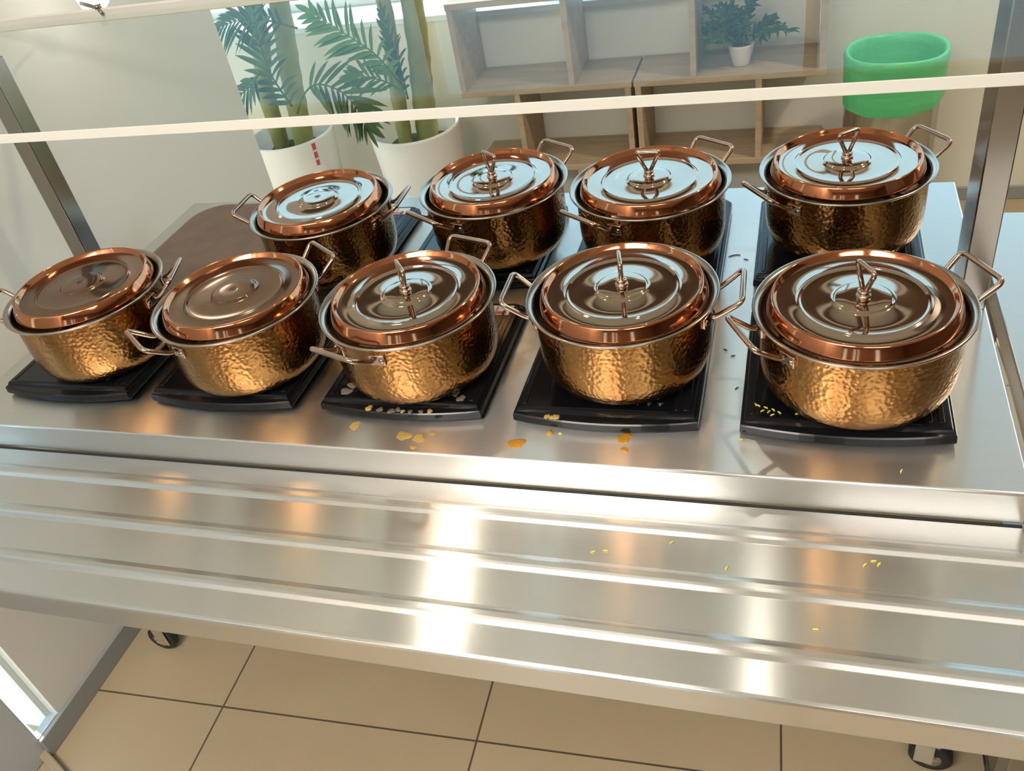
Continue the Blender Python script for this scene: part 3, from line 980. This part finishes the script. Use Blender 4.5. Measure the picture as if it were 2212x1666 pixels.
def crown(cx, cy, cz, n, L, seed):
    random.seed(seed)
    out = []
    for k in range(n):
        a = 2 * PI * k / n + random.uniform(-0.3, 0.3)
        el = random.uniform(0.25, 1.1)
        dx, dy = math.cos(a), math.sin(a) * 0.8
        l = L * random.uniform(0.8, 1.1)
        p0 = (cx, cy, cz)
        p1 = (cx + dx * l * 0.35, cy + dy * l * 0.35, cz + l * 0.35 * el)
        p2 = (cx + dx * l * 0.75, cy + dy * l * 0.75, cz + l * 0.40 * el)
        p3 = (cx + dx * l * 1.0, cy + dy * l * 1.0, cz + l * 0.18 * el)
        p2 = (p2[0], min(p2[1], 3.15), p2[2]); p3 = (p3[0], min(p3[1], 3.14), p3[2])
        out.append(([p0, p1, p2, p3], 13, 0.15, 0.020, (0.0, -0.3, 1.0), dict(droop=0.35), k % 2 == 0))
    return out


palm(-1.893, 2.9, 'left potted palm in a white planter with a red striped tape, beside the wall end',
     [([(-1.850, 2.90, 0.42), (-1.815, 2.90, 0.70), (-1.772, 2.90, 0.95), (-1.70, 2.90, 1.45)], 0.040, 0.036),
      ([(-1.955, 2.91, 0.42), (-1.935, 2.90, 0.70), (-1.880, 2.90, 0.90), (-1.86, 2.92, 1.30)], 0.033, 0.030)],
     [([(-1.765, 2.77, 0.66), (-1.80, 2.76, 0.78), (-1.805, 2.76, 0.905), (-1.79, 2.77, 1.03)], 14, 0.17, 0.020, VW, dict(spread=70, start=0.0), False),
      ([(-1.665, 2.80, 0.92), (-1.76, 2.78, 0.96), (-1.87, 2.78, 0.970), (-1.96, 2.78, 0.95)], 13, 0.13, 0.016, VW, dict(droop=0.3), False),
      ([(-1.84, 2.76, 0.80), (-1.88, 2.74, 0.76), (-1.95, 2.72, 0.72), (-2.03, 2.72, 0.68)], 12, 0.13, 0.018, VW, dict(droop=0.2), False)]
     + crown(-1.70, 2.90, 1.42, 6, 0.30, 3), tape=True)
palm(-1.366, 2.9, 'right potted palm in a white planter, next to the wooden cube shelf',
     [([(-1.330, 2.91, 0.42), (-1.305, 2.91, 0.65), (-1.275, 2.91, 0.90), (-1.25, 2.92, 1.50)], 0.041, 0.037),
      ([(-1.400, 2.86, 0.42), (-1.378, 2.86, 0.70), (-1.352, 2.86, 0.96), (-1.38, 2.86, 1.35)], 0.027, 0.024)],
     [([(-1.30, 2.75, 0.70), (-1.345, 2.70, 0.835), (-1.425, 2.67, 0.925), (-1.510, 2.655, 1.000)], 15, 0.135, 0.020, VW, dict(start=0.12, spread=62), True),
      ([(-1.300, 2.76, 0.68), (-1.345, 2.73, 0.735), (-1.40, 2.71, 0.765), (-1.455, 2.70, 0.775)], 8, 0.10, 0.016, VW, dict(start=0.2), True),
      ([(-1.615, 2.55, 0.715), (-1.570, 2.55, 0.775), (-1.508, 2.55, 0.808), (-1.430, 2.55, 0.780), (-1.388, 2.55, 0.718), (-1.370, 2.55, 0.660)], 14, 0.155, 0.020, VW, dict(start=0.30, spread=60, droop=0.1), False),
      ([(-1.30, 2.76, 0.665), (-1.290, 2.74, 0.76), (-1.293, 2.73, 0.86), (-1.300, 2.73, 0.96)], 11, 0.10, 0.014, VW, dict(start=0.1, spread=50), False)]
     + crown(-1.25, 2.92, 1.48, 6, 0.30, 5))


random.seed(11)

# small plant on the right shelf
ps = empty('small_potted_plant', (-0.198, 3.045, 0.6052))
tag(ps, 'small bushy artificial plant in a white pot standing in the right cube shelf', 'potted plant')
MB().lathe([(0, 0), (0.026, 0), (0.029, 0.003), (0.0335, 0.028), (0.0345, 0.030), (0.0420, 0.064), (0.0430, 0.068), (0.0415, 0.070), (0.0395, 0.066), (0.034, 0.05), (0, 0.05)], 32).build('pot', M['white_ceramic'], ps)
MB().lathe([(0.038, 0.056), (0.02, 0.062), (0, 0.064)], 20).build('soil', M['soil'], ps)
fo = MB()
for k in range(34):
    a = random.uniform(0, 2 * PI); el = random.uniform(0.15, 1.35)
    l = random.uniform(0.10, 0.17)
    d = Vector((math.cos(a) * math.cos(el), math.sin(a) * math.cos(el) * 0.65, math.sin(el)))
    p0 = Vector((0.01 * math.cos(a), 0.01 * math.sin(a), 0.06))
    p1 = p0 + d * l * 0.55 + Vector((0, 0, 0.02)); p2 = p0 + d * l
    cv = smooth_curve([p0, p1, p2], 5)
    fo.tube(cv, 0.0009, 5)
    for i in range(3, len(cv)):
        for q in range(3):
            dd = Vector((random.uniform(-1, 1), random.uniform(-1, 0.6), random.uniform(-0.6, 0.8)))
            leaflet(fo, cv[i], dd + d, Vector((random.uniform(-.4, .4), -0.6, 0.7)), random.uniform(0.025, 0.045), random.uniform(0.007, 0.011), 0.25)
for v in fo.bm.verts:
    v.co.y = min(v.co.y, 0.145); v.co.z = max(v.co.z, 0.012)
    v.co.x = max(-0.125, v.co.x)
fo.build('foliage', M['foliage'], ps, normals=False)

# ------------------------------------------------------------------ bin with green bag
bi = empty('waste_bin', (0.272, 2.917, 0))
tag(bi, 'round brushed steel waste bin standing by the back wall', 'bin')
MB().lathe([(0, 0.006), (0.134, 0.006), (0.1405, 0.012), (0.1405, 0.645), (0.1425, 0.650), (0.1425, 0.656), (0.138, 0.657), (0.136, 0.645), (0.136, 0.03), (0, 0.03)], 56).build('bin_body', M['bin_steel'], bi)
MB().lathe([(0, 0), (0.138, 0), (0.143, 0.003), (0.143, 0.022), (0.1405, 0.024), (0, 0.007)], 56).build('base_ring', M['rubber'], bi)
def wl_(r, z, a):
    k = max(0.0, min(1.0, (0.665 - z) / 0.14))
    return (r + 0.0016 * math.sin(9 * a + 40 * z) * k + 0.001 * math.sin(23 * a), z + (0.011 * math.sin(a + 0.4) * (1 if z < 0.54 else 0)) + 0.003 * math.sin(3 * a) * (1 if z > .65 else .3))
li = MB().lathe([(0.1460, 0.513), (0.1475, 0.518), (0.1485, 0.545), (0.1480, 0.590), (0.1490, 0.618), (0.1500, 0.632), (0.1515, 0.640), (0.1512, 0.655), (0.1490, 0.664), (0.1455, 0.668),
                 (0.1400, 0.667), (0.1345, 0.660), (0.1315, 0.640), (0.128, 0.56), (0.122, 0.35), (0.11, 0.12), (0.06, 0.06), (0, 0.055)], 72, wob=wl_).build('bin_liner', M['liner'], None, (0.272, 2.917, 0))
tag(li, 'bright green plastic bag folded over the rim of the steel bin', 'bin bag')

# ------------------------------------------------------------------ spilled food
def blob(name, x, y, z, r, m, label, cat, group=None, sx=1.0, seed=0, h=0.0016):
    rn = random.Random(seed)
    ph = [rn.uniform(0, 6.28) for _ in range(5)]
    def w(rr, zz, a):
        k = 1 + 0.16 * math.sin(2 * a + ph[0]) + 0.12 * math.sin(3 * a + ph[1]) + 0.08 * math.sin(5 * a + ph[2]) + 0.06 * math.sin(9 * a + ph[3])
        return rr * k, zz
    b = MB().lathe([(r, 0.0), (r * 0.93, h * 0.7), (r * 0.6, h), (0, h * 1.05)], 28, wob=w)
    for v in b.bm.verts: v.co.x *= sx
    o = b.build(name, m, None, (x, y, z))
    o.rotation_euler = (0, 0, rn.uniform(-0.5, 0.5))
    return tag(o, label, cat, group)


blob('curry_spill', -0.376, 0.887, ZT, 0.0115, M['curry'], 'ragged orange curry spill on the counter between the third and fourth front cooktops', 'food spill', seed=1)
blob('curry_spill', -0.221, 0.912, ZT, 0.0105, M['curry'], 'round orange curry spill below the fourth front cooktop', 'food spill', seed=2)
blob('curry_spill', -0.217, 0.888, ZT, 0.0050, M['curry'], 'small orange drop just below the round spill under the fourth front cooktop', 'food spill', seed=3)
blob('curry_smear', -0.556, 0.889, ZT, 0.0110, M['curry_dry'], 'yellow dried smear below the middle front cooktop, near its centre', 'food spill', seed=4, h=0.0006)
blob('curry_smear', -0.530, 0.885, ZT, 0.0095, M['curry_dry'], 'round yellow dried drop right of the smear below the middle front cooktop', 'food spill', seed=5, h=0.0006)
blob('curry_smear', -0.646, 0.905, ZT, 0.0090, M['curry_dry'], 'yellow dried smear under the left corner of the middle front cooktop', 'food spill', seed=6, h=0.0006)
blob('curry_smear', -0.513, 0.899, ZT, 0.0060, M['curry_dry'], 'faint yellow speck close under the middle front cooktop, right side', 'food spill', seed=7, h=0.0005)
blob('curry_smear', -0.532, 0.865, ZT, 0.0045, M['curry_dry'], 'tiny yellow drop on the counter edge below the middle front cooktop', 'food spill', seed=8, h=0.0005)
blob('curry_drip', -0.332, 0.914, ZT, 0.0050, M['curry'], 'orange drip at the foot of the fourth front cooktop', 'food spill', seed=9, h=0.003)
rn = random.Random(5)
for (x, y) in ((-0.329, 0.9265), (-0.322, 0.9275), (-0.337, 0.9280), (-0.326, 0.9295)):
    zc = ZT + 0.0190
    blob('curry_drip', x, y, zc, rn.uniform(0.003, 0.005), M['curry_dry'], 'orange drip on the front edge of the fourth front cooktop', 'food spill', 'orange drips on the fourth cooktop edge', seed=int(rn.random() * 99), h=0.002)
for k, (x, y) in enumerate(((-0.625, 0.926), (-0.605, 0.924), (-0.585, 0.922), (-0.566, 0.9225), (-0.553, 0.922), (-0.536, 0.924), (-0.522, 0.926), (-0.575, 0.926))):
    blob('dried_crumb', x, y, ZT + 0.0190, rn.uniform(0.003, 0.006), M['crust'] if k % 3 else M['curry_dry'], 'dried food crumb on the front edge of the middle front cooktop', 'food crumb', 'dried crumbs on the middle cooktop edge', seed=20 + k, h=0.0022)
for k, (x, y, r) in enumerate(((-0.672, 0.972, 0.008), (-0.676, 0.956, 0.009), (-0.492, 0.965, 0.008), (-0.478, 0.952, 0.007))):
    blob('dried_crumb', x, y, ZT + HK + 0.0011, r, M['crust'], ('grey dried crust left of the middle front pot', 'grey dried crust right of the middle front pot')[k // 2], 'food crumb', ('grey crusts left of the middle pot', 'grey crusts right of the middle pot')[k // 2], seed=40 + k, h=0.0012)


def grain(x, y, z, rz, label, group, L=0.0065, m='grain', w=0.0011):
    b = MB().tube([(-L / 2, 0, 0), (-L / 4, 0.0004, 0.0002), (L / 4, 0.0003, 0.0002), (L / 2, 0, 0)], [w * 0.6, w, w, w * 0.55], 7)
    o = b.build('rice_grain' if m == 'grain' else 'herb_bit', M[m], None, (x, y, z + w))
    o.rotation_euler = (0, 0, rz)
    tag(o, label, 'rice grain' if m == 'grain' else 'herb bit', group)


for (x, y) in ((-0.044, 0.967), (-0.040, 0.9645), (-0.030, 0.961), (-0.0255, 0.953), (-0.0205, 0.9465), (-0.012, 0.952), (-0.034, 0.954), (-0.020, 0.957), (0.012, 0.951), (0.030, 0.9465)):
    grain(x, y, ZT + HK + 0.0012, rn.uniform(-1.2, 1.2), 'yellow rice grain on the rightmost front cooktop', 'rice grains on the rightmost front cooktop')
grain(-0.061, 0.921, ZT, 0.2, 'yellow rice grain on the counter by the left corner of the rightmost front cooktop', None)
grain(0.140, 0.880, ZT, 1.2, 'yellow rice grain on the counter below the rightmost front pot', None, 0.006)
grain(-0.316, 0.913, ZT, 0.1, 'pale rice grain on the counter at the foot of the fourth front cooktop', None, 0.006)
for (x, y, a, lb, g) in ((-0.239, 0.742, 0.5, 'pair of rice grains left on the tray slide, between its first two ribs', 'pair of grains on the tray slide'),
                         (-0.223, 0.746, 0.1, 'pair of rice grains left on the tray slide, between its first two ribs', 'pair of grains on the tray slide'),
                         (-0.139, 0.771, 0.8, 'single rice grain on the tray slide just below its first rib', None),
                         (-0.066, 0.738, 1.2, 'single rice grain just above the second rib of the tray slide', None),
                         (0.097, 0.764, 0.9, 'rice grain of the small cluster on the right of the tray slide', 'grain cluster on the tray slide'),
                         (0.107, 0.771, 0.2, 'rice grain of the small cluster on the right of the tray slide', 'grain cluster on the tray slide'),
                         (0.113, 0.767, 1.0, 'rice grain of the small cluster on the right of the tray slide', 'grain cluster on the tray slide'),
                         (0.040, 0.660, 0.0, 'yellow rice grain between the second and third ribs of the tray slide', None)):
    grain(x, y, ZS, a, lb, g, 0.007)
for (x, y, a) in ((-0.104, 1.415, 0.2), (-0.098, 1.416, -0.1), (-0.110, 1.412, 0.4), (-0.083, 1.400, -0.3)):
    grain(x, y, ZT, a, 'dark herb bit on the counter between the two right back cooktops', 'herb bits between the back cooktops', 0.009, 'herb', 0.0009)
for (x, y, a) in ((-0.074, 1.034, 0.9), (-0.085, 1.113, 0.4), (-0.098, 1.128, -0.5)):
    grain(x, y, ZT, a, 'dark herb bit on the counter between the two right front cooktops', 'herb bits between the front cooktops', 0.007, 'herb', 0.0009)
